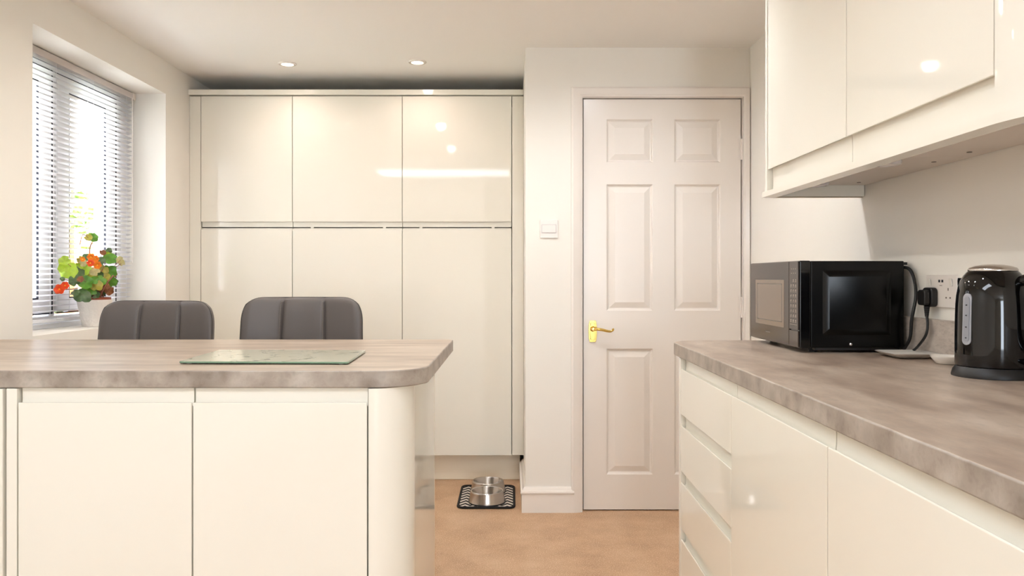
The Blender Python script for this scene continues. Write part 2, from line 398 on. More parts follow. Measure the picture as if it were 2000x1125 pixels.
lp = catmull([(hx, YD-0.046, hz+0.012), (hx+0.02, YD-0.052, hz+0.013), (hx+0.045, YD-0.052, hz+0.009), (hx+0.066, YD-0.05, hz+0.004), (hx+0.082, YD-0.048, hz+0.003), (hx+0.093, YD-0.047, hz+0.010), (hx+0.091, YD-0.047, hz+0.016)], 6)
lv.tube(lp, [0.008-0.003*min(1, i/len(lp)*1.2) for i in range(len(lp))], 12)
lv.build('lever', 'brass', handle, smooth=50)
for sx, sz in ((-0.009, 0.036), (0.009, 0.036), (-0.009, -0.036), (0.009, -0.036)):
    MB().lathe([(0, 0), (0.003, 0), (0.003, -0.0015), (0, -0.002)], (hx+sx, YD-0.0052, hz+sz), 10, axis='y').build('screw', 'brass_dark', handle)

# ------------------------------------------------------------------ window in the left wall
win = bpy.data.objects.new('window_1', None); COL.objects.link(win); win.location = (-2.04, 3.49, WZ0); struct(win, 'white plastic casement window behind the blind')
XF = -1.99                       # room side of the fixed frame
fr = MB(); E = 0.0002
fr.box((XF, WY0, WZ0), (XF-0.07, WY0+0.05, WZ1)); fr.box((XF, 3.992, WZ0), (XF-0.07, WY1, WZ1)); fr.box((XF, 3.432, WZ0+0.05+E), (XF-0.07, 3.474, WZ1-0.05-E))
fr.box((XF, WY0+0.05+E, WZ0), (XF-0.07, 3.992-E, WZ0+0.05)); fr.box((XF, WY0+0.05+E, WZ1-0.05), (XF-0.07, 3.992-E, WZ1))
fr.build('window_frame', 'upvc', win, bevel=0.004)
MB().box((-1.955, WY0, WZ0), (XF-0.001, WY1, WZ0+0.022)).build('inner_sill_bead', 'upvc', win, bevel=0.003)
def sash(y0, y1, left_seal):
    z0, z1 = WZ0+0.066, WZ1-0.051; wd, wh = 0.093, 0.058
    s = MB()
    s.box((XF+0.012, y0, z0), (XF-0.05, y0+wd, z1)); s.box((XF+0.012, y1-wd, z0), (XF-0.05, y1, z1))
    s.box((XF+0.012, y0+wd+E, z0), (XF-0.05, y1-wd-E, z0+wh)); s.box((XF+0.012, y0+wd+E, z1-wh), (XF-0.05, y1-wd-E, z1))
    so = s.build('sash', 'upvc', win, bevel=0.004)
    g = MB()
    for (e, eh, t, x) in ((-0.0068, -0.0068, 0.0062, XF+0.0055), (wd+E, wh+E, 0.006, XF+0.003)):
        a0, a1, c0, c1 = y0+e, y1-e, z0+eh, z1-eh
        if left_seal or e > 0: g.box((x+0.007, a0, c0+t+E), (x, a0+t, c1-t-E))
        g.box((x+0.007, a1-t, c0+t+E), (x, a1, c1-t-E))
        g.box((x+0.007, a0, c0), (x, a1, c0+t)); g.box((x+0.007, a0, c1-t), (x, a1, c1))
    g.build('gasket', 'gasket', so)
    MB().box((XF-0.02, y0+wd-0.005, z0+wh-0.005), (XF-0.026, y1-wd+0.005, z1-wh+0.005)).build('pane', 'glass', so)
sash(WY0+0.056, 3.431, True); sash(3.475, 3.986, False)

blind = thing('venetian_blind', (-1.93, 3.49, WZ1), 'white horizontal slat blind hanging in the window recess behind the potted plant', 'blind')
MB().box((-1.912, WY0+0.012, WZ1-0.034), (-1.95, WY1-0.010, WZ1-0.004)).build('headrail', 'headrail', blind, bevel=0.002)
MB().box((-1.909, WY1-0.034, WZ1-0.036), (-1.953, WY1-0.006, WZ1-0.002)).build('end_bracket', 'white_plastic', blind, bevel=0.002)
sl = MB(); th = math.radians(15); pitch = 0.0222; zt = WZ1-0.055; nsl = 0
z = zt
while z > 0.965:
    prof = [(-0.0125, 0), (-0.006, 0.0012), (0, 0.0017), (0.006, 0.0012), (0.0125, 0)]
    up = [(-1.931+u*math.cos(th)-v*math.sin(th), z+u*math.sin(th)+v*math.cos(th)) for u, v in prof]
    dn = [(x_, z_-0.0004) for x_, z_ in up]
    sl.prism(up+dn[::-1], lambda p, t: (p[0], t, p[1]), WY0+0.02, WY1-0.016); z -= pitch
sl.build('slats', 'slat', blind, smooth=40)
MB().box((-1.918, WY0+0.02, 0.938), (-1.944, WY1-0.016, 0.952)).build('bottom_rail', 'slat', blind, bevel=0.004)
for y in (WY0+0.12, 3.36, 3.66, WY1-0.09):
    cdm = MB(); cdm.tube([(-1.9175, y, 0.945), (-1.9175, y, WZ1-0.03)], 0.0007, 5); cdm.tube([(-1.9445, y, 0.945), (-1.9445, y, WZ1-0.03)], 0.0007, 5)
    cdm.build('ladder_cord', 'slat', blind)
MB().tube([(-1.907, WY1-0.05, WZ1-0.03), (-1.905, WY1-0.055, 1.2)], 0.0022, 8).build('tilt_wand', 'white_plastic', blind)

# the garden beyond
def ground(): 
    o = MB().box((-16, -6, -0.25), (-2.2, 24, -0.12)).build('garden_lawn', 'lawn'); tag(o, 'pale green garden lawn outside the window', 'lawn'); o['kind'] = 'stuff'
ground()
fe = thing('garden_fence', (-5.2, 8, -0.12), 'orange brown slatted timber fence across the garden', 'fence')
fb = MB()
for i in range(11): fb.box((-5.2, 4, 0.0+i*0.15), (-5.22, 13, 0.12+i*0.15))
fb.build('slat_panel', 'fence', fe)
for y in (4, 5.8, 7.6, 9.4, 11.2, 13): MB().box((-5.13, y-0.05, -0.12), (-5.2, y+0.05, 1.68)).build('post', 'fence', fe)
hg = MB()
for i in range(900):
    p = Vector((-7+random.uniform(-.5, .5), random.uniform(6, 16), 0)); p.z = random.uniform(0.25, 2.55+0.35*math.sin(p.y*1.7)); d = Vector((random.gauss(0, 1), random.gauss(0, 1), random.gauss(0, 1))).normalized()
    u = d.orthogonal().normalized()*0.14; v = d.cross(u).normalized()*0.09
    hg.add([p-u, p+v, p+u, p-v], [(0, 1, 2, 3)])
hgo = hg.build('hedge_foliage', 'hedge', thing('hedge', (-7, 11, -0.12), 'loose green hedge growing beyond the timber fence', 'hedge'))
for i in range(8): MB().tube([(-7, 6.5+i*1.3, -0.11), (-7.05, 6.6+i*1.3, 1.6)], [0.04, 0.015], 6).build('stem', 'stem', hgo.parent)

# ------------------------------------------------------------------ doors with a moulded finger pull
def pull_profile(z0, z1, top=True, d=0.022, g=0.034):
    """(depth, z): depth 0 is the front; finger recess at the top (or bottom)"""
    if top:
        return [(0, z0), (0, z1-g), (0.0015, z1-g+0.0015), (0.004, z1-g+0.001), (0.006, z1-g-0.006), (0.011, z1-g-0.009), (0.0145, z1-g-0.004), (0.0155, z1-g+0.008), (0.0155, z1), (d, z1), (d, z0)]
    return [(0, z1), (0, z0+g), (0.0015, z0+g-0.0015), (0.004, z0+g-0.001), (0.006, z0+g+0.006), (0.011, z0+g+0.009), (0.0145, z0+g+0.004), (0.0155, z0+g-0.008), (0.0155, z0), (d, z0), (d, z1)]
def flat_profile(z0, z1, d=0.022): return [(0, z0), (0, z1), (d, z1), (d, z0)]

# ------------------------------------------------------------------ tall cupboards
YT = 4.358; T0, TS, TM, TT = 0.153, 1.394, 1.4015, 2.117
cols = [(-1.697, -1.1965), (-1.1965, -0.5945), (-0.5945, 0.004)]
tl = ['left tall cream gloss cupboard, narrowest of the three, next to the window wall',
      'middle tall cream gloss cupboard behind the right grey stool',
      'right tall cream gloss cupboard beside the nib wall above the dog bowls']
for i, (x0, x1) in enumerate(cols):
    u = thing('tall_cupboard', ((x0+x1)/2, YT+0.3, 0), tl[i], 'cupboard', 'tall cream cupboards along the far wall')
    cb = MB(); yf = YT+0.0235
    for (za, zb) in ((0.145, 1.385), (1.409, 2.135)):
        cb.box((x0+0.0005, yf, za), (x0+0.018, YB-0.01, zb)); cb.box((x1-0.018, yf, za), (x1-0.0005, YB-0.01, zb))
        cb.box((x0+0.018, yf, za), (x1-0.018, YB-0.01, za+0.018)); cb.box((x0+0.018, yf, zb-0.018), (x1-0.018, YB-0.01, zb))
        cb.box((x0+0.018, YB-0.03, za+0.018), (x1-0.018, YB-0.01, zb-0.018))
    cb.build('carcass', 'carcass', u)
    e0, e1 = x0+0.0018, x1-0.0018
    lo = MB().prism(pull_profile(T0, TS, True, g=0.006), lambda p, t: (t, YT+p[0], p[1]), e0, e1); lo.build('lower_door', 'cream', u, smooth=30)
    hi = MB().prism(pull_profile(TM, TT, False, g=0.030), lambda p, t: (t, YT+p[0], p[1]), e0, e1); hi.build('upper_door', 'cream', u, smooth=30)
    brs = {0: [], 1: [608.5, 750], 2: [821.5, 963]}[i]
    for px in brs:
        xx = (px-998)/357.0
        MB().box((xx-0.0085, YT+0.014, TS-0.003), (xx+0.0085, YT+0.022, TM+0.003)).build('door_clip', 'cream', u)
for (x0, x1, lab) in ((XL, -1.6985, 'narrow cream filler strip between window wall and left tall cupboard'), (0.0055, 0.069, 'narrow cream filler strip between right tall cupboard and nib wall')):
    tag(MB().box((x0+0.001, YT+0.001, T0), (x1, YT+0.023, 2.117)).build('filler_panel', 'cream', bevel=0.001), lab, 'filler panel')
tag(MB().box((XL+0.001, YT-0.018, 2.121), (0.069, YT+0.30, 2.15)).build('cornice', 'cream', bevel=0.0015), 'flat cream gloss cornice board along top of tall cupboards', 'cornice')
tag(MB().box((XL+0.001, YT+0.078, 0.001), (0.050, YT+0.095, 0.144)).build('plinth', 'plinthm', bevel=0.001), 'cream plinth board under the tall cupboards behind dog bowls', 'plinth')

# ------------------------------------------------------------------ peninsula
YP = 1.826; WT, WB = 0.911, 0.871
def pen_cab(x0, x1, lab):
    u = thing('base_cabinet', ((x0+x1)/2, YP+0.3, 0), lab, 'cabinet', 'cream base cabinets of the breakfast bar')
    cb = MB(); yf = YP+0.0235
    cb.box((x0+0.0005, yf, 0.15), (x0+0.018, 2.43, WB)); cb.box((x1-0.018, yf, 0.15), (x1-0.0005, 2.43, WB)); cb.box((x0+0.018, yf, 0.15), (x1-0.018, 2.43, 0.168))
    cb.box((x0+0.018, yf, WB-0.04), (x1-0.018, yf+0.02, WB)); cb.box((x0+0.018, 2.412, 0.168), (x1-0.018, 2.43, WB))
    cb.build('carcass', 'carcass', u)
    MB().prism(pull_profile(T0, WB-0.001, True, g=0.033), lambda p, t: (t, YP+p[0], p[1]), x0+0.0018, x1-0.0018).build('door', 'cream', u, bevel=0.0012)
    return u
pen_cab(-1.1315, -0.7306, 'left cream gloss breakfast bar cabinet with finger pull, nearest the left edge')
pen_cab(-0.7306, -0.3285, 'right cream gloss breakfast bar cabinet with finger pull, beside the curved end')
fp = MB(); fp.box((-1.158, YP+0.001, T0), (-1.1335, YP+0.022, WB-0.001)); 
tag(fp.build('filler_panel', 'cream', bevel=0.0015), 'slim cream filler post left of the breakfast bar cabinets', 'filler panel')
fp = MB().box((-1.30, YP-0.004, T0), (-1.163, YP+0.018, WB-0.001))
tag(fp.build('corner_panel', 'cream', bevel=0.0015), 'cream corner panel at the far left edge under the worktop', 'panel')
# curved end unit
XS = -0.232; R = 0.094
cu = thing('curved_end_cabinet', (-0.28, 2.1, 0), 'cream gloss cabinet with curved corner closing the breakfast bar end', 'cabinet')
arc = [(-0.3267, YP)]+[(XS-R+R*math.sin(a), YP+R-R*math.cos(a)) for a in [math.pi/2*k_/20 for k_ in range(21)]]
inn = [(-0.3267, YP+0.022)]+[(XS-R+(R-0.022)*math.sin(a), YP+R-(R-0.022)*math.cos(a)) for a in [math.pi/2*k_/20 for k_ in range(21)]]
MB().prism(arc+inn[::-1], XY, T0, WB-0.001).build('curved_door', 'cream', cu, smooth=40)
MB().box((XS-0.001, YP+R+0.0015, 0.001), (XS-0.022, 2.426, WB-0.001)).build('side_panel', 'cream', cu, bevel=0.001)
MB().box((XS-0.002, 2.427, 0.001), (XS-0.020, 2.445, WB-0.001)).build('back_edge', 'carcass', cu, bevel=0.001)
MB().box((-0.3275, YP+0.10, 0.15), (XS-0.0225, 2.425, WB)).build('carcass', 'carcass', cu)
tag(MB().box((-1.75, 2.432, 0.002), (XS-0.0215, 2.448, WB-0.001)).build('back_panel', 'carcass'), 'cream back panel of the breakfast bar facing the stools', 'panel')
tag(MB().box((-1.75, YP+0.055, 0.001), (XS-0.024, YP+0.07, 0.149)).build('plinth', 'plinthm'), 'cream plinth board under the breakfast bar cabinets', 'plinth')
# worktop of the peninsula
def worktop(outline, z0, z1, name, mtop, label):
    n_ = len(outline); e = 0.004
    cx = sum(p[0] for p in outline)/n_; cy = sum(p[1] for p in outline)/n_
    mb = MB(); mb.prism(outline, XY, z0, z1)
    mb.mi = [1]*n_+[1, 0]
    o = mb.build(name, [mtop, 'edge'], bevel=0.0035, bseg=3)
    return tag(o, label, 'worktop')
XPR = -0.199
Rw = 0.115
ol = [(XL+0.001, 1.829), (XPR-Rw, 1.829)]+[(XPR-Rw+Rw*math.sin(a), 1.829+Rw-Rw*math.cos(a)) for a in [math.pi/2*k_/16 for k_ in range(1, 17)]]
ol += [(XPR, 2.74), (XPR-0.014, 2.754), (XL+0.001, 2.754)]
worktop(ol, WB, WT, 'worktop', 'worktop_x', 'grey brown stone effect worktop of the breakfast bar under the glass board')

# ------------------------------------------------------------------ right-hand run
XFc = 0.537; YE = 2.517
def right_front(u, name, prof, y0, y1):
    return MB().prism(prof, lambda p, t: (XFc+p[0], t, p[1]), y0+0.0018, y1-0.0018).build(name, 'cream', u, bevel=0.0012)
def right_unit(y0, y1, name, lab, drawers=False, grp=None):
    u = thing(name, (0.85, (y0+y1)/2, 0), lab, 'cabinet', grp)
    cb = MB(); xf = XFc+0.0235
    cb.box((xf, y0+0.0005, 0.15), (XR-0.01, y0+0.018, WB)); cb.box((xf, y1-0.018, 0.15), (XR-0.01, y1-0.0005, WB)); cb.box((xf, y0+0.018, 0.15), (XR-0.01, y1-0.018, 0.168))
    cb.box((xf, y0+0.018, WB-0.03), (xf+0.02, y1-0.018, WB)); cb.box((XR-0.03, y0+0.018, 0.168), (XR-0.01, y1-0.018, WB))
    if drawers:
        for q in (1, 2, 3): cb.box((xf, y0+0.018, T0+0.1795*q-0.02), (xf+0.4, y1-0.018, T0+0.1795*q-0.003))
    cb.build('carcass', 'carcass', u)
    if drawers:
        for q in range(4): right_front(u, 'drawer_front', pull_profile(T0+0.1795*q+(0.0015 if q else 0), T0+0.1795*(q+1)-0.0015, True, g=0.034), y0, y1)
    else:
        right_front(u, 'door', pull_profile(T0, WB-0.001, True, g=0.033), y0, y1)
    return u
right_unit(1.943, YE, 'drawer_unit', 'cream gloss four drawer base unit at the far end of the right worktop', True)
g = 'cream base cabinets under the right worktop'
right_unit(1.352, 1.943, 'base_cabinet', 'cream gloss right run base cabinet next to the drawer unit', grp=g)
right_unit(0.756, 1.352, 'base_cabinet', 'nearest cream gloss base cabinet at lower right below the kettle', grp=g)
tag(MB().box((XFc-0.001, YE+0.001, 0.001), (XR-0.002, YE+0.026, WB-0.001)).build('end_panel', 'cream', bevel=0.0015), 'cream end panel closing the far end of the right base units', 'panel')
tag(MB().box((XFc+0.06, 0.76, 0.001), (XFc+0.075, YE, 0.149)).build('plinth', 'plinthm'), 'cream plinth board under the right base units', 'plinth')
XW = 0.5345; YW = 2.722; Rr = 0.12
ol = [(XR-0.001, 0.70), (XR-0.001, YW), (XW+Rr, YW)]+[(XW+Rr-Rr*math.sin(a), YW-Rr+Rr*math.cos(a)) for a in [math.pi/2*k_/16 for k_ in range(1, 17)]]+[(XW, 0.70)]
worktop(ol, WB, WT, 'worktop', 'worktop_y', 'grey brown stone effect worktop on the right carrying microwave and kettle')
tag(MB().box((XR-0.019, 0.70, WT), (XR-0.001, YW-0.01, 1.013)).build('upstand', 'upstand', bevel=0.001), 'low grey stone effect upstand along the right wall', 'upstand')

# wall cupboards
XWC = 0.832; YWE = 2.60; Z0w, Z1w = 1.424, 2.15
def wall_unit(y0, y1, lab):
    u = thing('wall_cupboard', (1.0, (y0+y1)/2, Z0w), lab, 'cupboard', 'cream wall cupboards above the right worktop')
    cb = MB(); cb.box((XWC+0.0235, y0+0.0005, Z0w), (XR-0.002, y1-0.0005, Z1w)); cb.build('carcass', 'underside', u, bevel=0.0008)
    MB().prism(pull_profile(1.405, Z1w, False, g=0.070), lambda p, t: (XWC+p[0], t, p[1]), y0+0.0018, y1-0.0018).build('door', 'cream', u, bevel=0.0012)
    sc = MB()
    for (dx, dy) in ((0.10, 0.08), (0.26, 0.08)):
        for yy in (y0+dy, y1-dy):
            MB().lathe([(0, 0), (0.006, 0), (0.006, -0.0012), (0, -0.0016)], (XWC+dx, yy, Z0w-0.0002), 10).build('screw', 'screw', u)
    return u
wall_unit(1.977, YWE-0.02, 'far wall cupboard with cream gloss door above the microwave')
wall_unit(1.372, 1.977, 'near wall cupboard with cream gloss door above the kettle')
# end panel at far end
tag(MB().box((XWC-0.002, YWE-0.018, 1.388), (XR-0.002, YWE, Z1w)).build('end_panel', 'cream', bevel=0.0012), 'cream end panel on the far side of the wall cupboards', 'panel')
# curved end wall unit
cw = thing('curved_wall_cupboard', (1.0, 1.25, Z0w), 'wall cupboard with curved cream gloss door at the upper right corner', 'cupboard')
RR = 0.30
def arc_pts(r, cx, cy, n_=24): return [(cx-r*math.cos(a), cy-r*math.sin(a)) for a in [math.pi/2*k_/n_ for k_ in range(n_+1)]]
ccx, ccy = XWC+RR, 1.370
ao = arc_pts(RR, ccx, ccy); ai = arc_pts(RR-0.022, ccx, ccy)
MB().prism(ao+ai[::-1], XY, 1.405, Z1w).build('curved_door', 'cream', cw, smooth=40)
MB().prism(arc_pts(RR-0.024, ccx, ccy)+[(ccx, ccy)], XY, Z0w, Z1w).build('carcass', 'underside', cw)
# pelmet: flat board under the fronts
po = [(0.822, YWE+0.012), (0.822, 1.372)]+[(p[0], p[1]) for p in arc_pts(0.312, 0.822+0.312, 1.372)][1:]
pi_ = [(0.866, YWE+0.012), (0.866, 1.372)]+[(p[0], p[1]) for p in arc_pts(0.268, 0.822+0.312, 1.372)][1:]
tag(MB().prism(po+pi_[::-1], XY, 1.3862, 1.4035).build('pelmet', 'cream', smooth=40), 'cream pelmet board running under the wall cupboard doors', 'pelmet')
tag(MB().box((0.868, YWE-0.002, 1.3862), (XR-0.002, YWE+0.012, 1.419)).build('pelmet_return', 'return'), 'pelmet return with shade in its colour, below the far end of wall cupboards', 'pelmet')
for (x, y, lab) in ((0.955, 2.49, 'round white under-cupboard light at far end above the microwave'), (0.955, 2.03, 'round white under-cupboard light midway between microwave and kettle'), (0.955, 1.45, 'round white under-cupboard light at the right above the kettle')):
    u = thing('cabinet_light', (x, y, Z0w), lab, 'light', 'round lights under the wall cupboards')
    MB().lathe([(0, 0), (0.036, 0), (0.038, -0.004), (0.036, -0.012), (0.030, -0.014), (0.029, -0.012)], (x, y, Z0w), 36).build('housing', 'puck', u, smooth=40)
    MB().lathe([(0.029, -0.012), (0.02, -0.0135), (0, -0.014)], (x, y, Z0w), 36).build('lens', 'white_plastic', u, smooth=40)

# ------------------------------------------------------------------ downlights
dl = [(-1.154, 4.11, 'recessed ceiling downlight above left tall cupboard, left of the visible pair'), (-0.479, 4.075, 'recessed ceiling downlight above right tall cupboard, right of the visible pair'),
      (-1.16, 3.05, 'recessed ceiling downlight above the left grey stool'), (-0.50, 3.02, 'recessed ceiling downlight above the right grey stool'),
      (-1.16, 2.05, 'recessed ceiling downlight over left half of the breakfast bar'), (-0.50, 2.03, 'recessed ceiling downlight over right half of the breakfast bar'), (0.45, 2.9, 'added ceiling downlight, unseen, in front of the panelled door'), (0.15, 1.5, 'recessed ceiling downlight over the aisle')]  # the door downlight is unseen, added to light that wall
for x, y, lab in dl:
    u = thing('ceiling_downlight', (x, y, CEIL), lab, 'light', 'ceiling downlights')
    MB().lathe([(0.029, 0.0), (0.031, -0.006), (0.036, -0.0075), (0.043, -0.006), (0.046, -0.002), (0.046, 0)], (x, y, CEIL-0.0003), 36).build('bezel', 'white_gloss', u, smooth=40)
    MB().lathe([(0.031, -0.0045), (0.015, -0.0042), (0, -0.004)], (x, y, CEIL), 30).build('lamp', 'lamp', u, smooth=60)
    d = bpy.data.lights.new('downlight_beam', 'SPOT'); d.energy, d.color = lev('spot_door' if x > 0 else 'spot_near' if y < 2.4 else 'spot_mid' if y < 3.5 else 'spot_far'); d.spot_size = math.radians(165); d.spot_blend = 1.0; d.shadow_soft_size = 0.03
    o = bpy.data.objects.new('downlight_beam', d); COL.objects.link(o); o.location = (x, y, CEIL-0.02)
    if x < -1 and y < 3.5: d.energy *= 0.25
    if x > 0 and y < 2: d.energy *= 0.5
    elif x > -1: d.energy *= 0.72; d.spot_size = math.radians(172); d.spot_blend = 0.65

pcol = [c/max(LV['panel']) if max(LV['panel']) else 0 for c in LV['panel']]
M['panel'] = mat('added_panel_glow', rgb(250, 250, 250), 0.6, emit=(*pcol, 1), estr=max(LV['panel']))  # unseen panel added for its light and the bright band mirrored in tall doors
u = thing('added_light_panel', (-0.70, 0.385, CEIL), 'added, unseen long white light panel on the ceiling above the near side of the breakfast bar', 'light')
MB().box((-1.38, 0.12, CEIL-0.0005), (-0.02, 0.65, CEIL-0.010)).build('diffuser', 'panel', u)
fr = MB(); fr.box((-1.40, 0.10, CEIL-0.0005), (-1.38, 0.67, CEIL-0.013)); fr.box((-0.02, 0.10, CEIL-0.0005), (0.0, 0.67, CEIL-0.013))
fr.box((-1.38, 0.10, CEIL-0.0005), (-0.02, 0.12, CEIL-0.013)); fr.box((-1.38, 0.65, CEIL-0.0005), (-0.02, 0.67, CEIL-0.013)); fr.build('panel_frame', 'white_gloss', u)

# ------------------------------------------------------------------ wall switch and socket
sx, sz = (1072-998)/406.8, CAMH+(542-447.5)/406.8
u = thing('light_switch', (sx, YN, sz), 'white single rocker light switch on the wall left of the door', 'switch')
MB().prism(rrect(-0.043, -0.043, 0.043, 0.043, 0.004), lambda p, t: (sx+p[0], YN-t, sz+p[1]), 0.0, 0.008).build('face_plate', 'white_plastic', u, bevel=0.0015)
rk = MB().prism(rrect(-0.036, -0.020, 0.036, 0.022, 0.003), lambda p, t: (sx+p[0], YN-t, sz+p[1]), 0.008, 0.0095)
rk.build('rocker_surround', 'headrail', u)
MB().prism(rrect(-0.033, -0.017, 0.033, 0.019, 0.003), lambda p, t: (sx+p[0], YN-t-(p[1]+0.02)*0.06, sz+p[1]), 0.0095, 0.0115).build('rocker', 'white_plastic', u, bevel=0.001)

py0, py1, pz0, pz1 = 2.037, 2.186, 1.046, 1.132
u = thing('wall_socket', (XR, (py0+py1)/2, pz0), 'white double wall socket with usb ports beside the kettle', 'socket')
MB().prism(rrect(py0, pz0, py1, pz1, 0.004), lambda p, t: (XR-t, p[0], p[1]), 0.0, 0.009).build('face_plate', 'white_plastic', u, bevel=0.0015)
for yy in (py1-0.022, py0+0.022):
    MB().prism(rrect(-0.006, -0.010, 0.006, 0.010, 0.002), lambda p, t: (XR-t-(p[1]+0.01)*0.1, yy+p[0], pz1-0.020+p[1]), 0.009, 0.012).build('rocker_switch', 'ceramic', u, bevel=0.0008)
for yy in (2.118, 2.103):
    MB().box((XR-0.0093, yy-0.0045, pz1-0.020), (XR-0.0085, yy+0.0045, pz1-0.013)).build('usb_port', 'dot', u)
MB().box((XR-0.0093, 2.104, pz1-0.029), (XR-0.0088, 2.117, pz1-0.0275)).build('usb_mark', 'print_dim', u)
for (dy, dz, sy_, sz_) in ((0, 0.012, 0.002, 0.0035), (-0.0095, -0.010, 0.0032, 0.002), (0.0095, -0.010, 0.0032, 0.002)):
    MB().box((XR-0.0093, 2.075+dy-sy_, 1.082+dz-sz_), (XR-0.0085, 2.075+dy+sy_, 1.082+dz+sz_)).build('pin_slot', 'screw', u)

# ------------------------------------------------------------------ microwave
mx0, mx1, my0, my1, mz0, mz1 = 0.8145, 1.116, 2.257, 2.708, 0.9235, 1.173
mw = thing('microwave', ((mx0+mx1)/2, (my0+my1)/2, WT), 'black microwave with smoked glass front standing on the right worktop', 'microwave')
bd = MB(); bd.box((mx0+0.036, my0+0.003, mz0+0.002), (mx1, my1-0.003, mz1-0.001))
bd.build('body', 'black_metal', mw, bevel=0.003)
# raised side pressing with sloped border
sp_ = MB()
def ring(ins, d): 
    a0, a1, c0, c1 = mx0+0.070+ins, mx1-0.038-ins, mz0+0.038+ins, mz1-0.028-ins
    return [(a0, my0+0.003-d, c0), (a1, my0+0.003-d, c0), (a1, my0+0.003-d, c1), (a0, my0+0.003-d, c1)]
r0, r1, r2 = ring(0, 0.0), ring(0.016, 0.008), ring(0.018, 0.0082)
sp_.add(r0+r1, [(q, (q+1) % 4, 4+(q+1) % 4, 4+q) for q in range(4)]); sp_.add(r1, [(0, 1, 2, 3)])
sp_.build('side_pressing', 'black_metal', mw, bevel=0.002)
MB().box((mx0+0.05, my0+0.006, mz0-0.006), (mx1-0.01, my0+0.03, mz0+0.003)).build('base_lip', 'black_rubber', mw, bevel=0.002)
ft = MB().box((mx0+0.003, my0, mz0), (mx0+0.036, my1, mz1)); ft.build('front_frame', 'black_gloss', mw, bevel=0.004)
split = my0+0.074
dr = MB().box((mx0-0.001, split+0.0015, mz0+0.003), (mx0+0.0025, my1-0.002, mz1-0.002)); door_m = dr.build('door', 'black_glass', mw, bevel=0.001)
wy0, wy1, wz0, wz1 = split+0.042, my1-0.060, mz0+0.052, mz1-0.055
MB().box((mx0-0.0013, wy0, wz0), (mx0-0.0008, wy1, wz1)).build('window', 'mw_window', door_m)
fl = MB()
for (a, b_, c_, d_) in ((wy0+0.02, wz0+0.015, wy0+0.022, wz1-0.012), (wy1-0.022, wz0+0.015, wy1-0.02, wz1-0.012), (wy0+0.02, wz0+0.015, wy1-0.02, wz0+0.017), (wy0+0.02, wz1-0.014, wy1-0.02, wz1-0.012)):
    fl.box((mx0-0.0016, a, b_), (mx0-0.0012, c_, d_))
fl.build('window_border', 'mw_inner', door_m)
wm = MB()
for q in range(6): wm.box((mx0-0.0014, 2.50+q*0.008, mz0+0.028), (mx0-0.0009, 2.5045+q*0.008, mz0+0.0325))
wm.build('printed_mark', 'print_dim', door_m)
MB().box((mx0+0.004, my1-0.0005, mz0+0.01), (mx0+0.02, my1+0.006, mz1-0.01)).build('door_edge', 'black_rubber', door_m)
pn = MB().box((mx0-0.001, my0+0.0015, mz0+0.052), (mx0+0.0025, split-0.0015, mz1-0.002)).build('control_panel', 'black_glass', mw, bevel=0.001)
MB().box((mx0-0.001, my0+0.0015, mz0+0.003), (mx0+0.0025, split-0.0015, mz0+0.049)).build('door_release_button', 'black_glass', mw, bevel=0.001)
kp = MB()
random.seed(3)
for r_ in range(9):
    for c__ in range(3):
        yy = my0+0.014+c__*0.019; zz = mz1-0.058-r_*0.0145
        if r_ < 1 and c__ == 2: continue
        kp.box((mx0-0.0015, yy, zz), (mx0-0.0009, yy+0.006+random.uniform(0, 0.004), zz+0.0012)); kp.box((mx0-0.0015, yy+0.001, zz+0.003), (mx0-0.0009, yy+0.004+random.uniform(0, 0.004), zz+0.0045))
        kp.box((mx0-0.0015, yy-0.001, zz-0.003), (mx0-0.0009, yy+0.011, zz-0.0025))
for zz in (mz1-0.024, mz1-0.036): 
    for yy in (0.018, 0.034, 0.050): kp.box((mx0-0.0015, my0+yy, zz), (mx0-0.0009, my0+yy+0.005, zz+0.0012))
kp.box((mx0-0.0015, my0+0.008, mz0+0.066), (mx0-0.0009, my0+0.066, mz0+0.0666))
kp.build('keypad_print', 'print', pn)
MB().lathe([(0, -0.003), (0.003, -0.0025), (0.0045, 0)], (mx0+0.150, my0+0.003, mz0+0.012), 16, axis='y').build('screw', 'chrome', mw, smooth=60)
for (x, y) in ((mx0+0.06, my0+0.05), (mx1-0.03, my0+0.05), (mx0+0.06, my1-0.06), (mx1-0.03, my1-0.06)):
    MB().lathe([(0, 0), (0.012, 0), (0.014, 0.0135), (0, 0.0135)], (x, y, WT), 20).build('foot', 'black_rubber', mw)
MB().box((mx1, my0+0.03, mz1-0.012), (mx1+0.022, my0+0.045, mz1-0.004)).build('rear_spacer', 'black_rubber', mw)
cp = catmull([(mx1-0.005, 2.29, 1.155), (mx1+0.014, 2.262, 1.150), (mx1+0.021, 2.245, 1.118), (mx1+0.0155, 2.226, 1.07), (1.1185, 2.222, 1.01), (1.116, 2.228, 0.955), (1.108, 2.25, 0.919)], 8)
MB().tube(cp, 0.0046, 10).build('power_cord', 'black_rubber', mw, smooth=60)
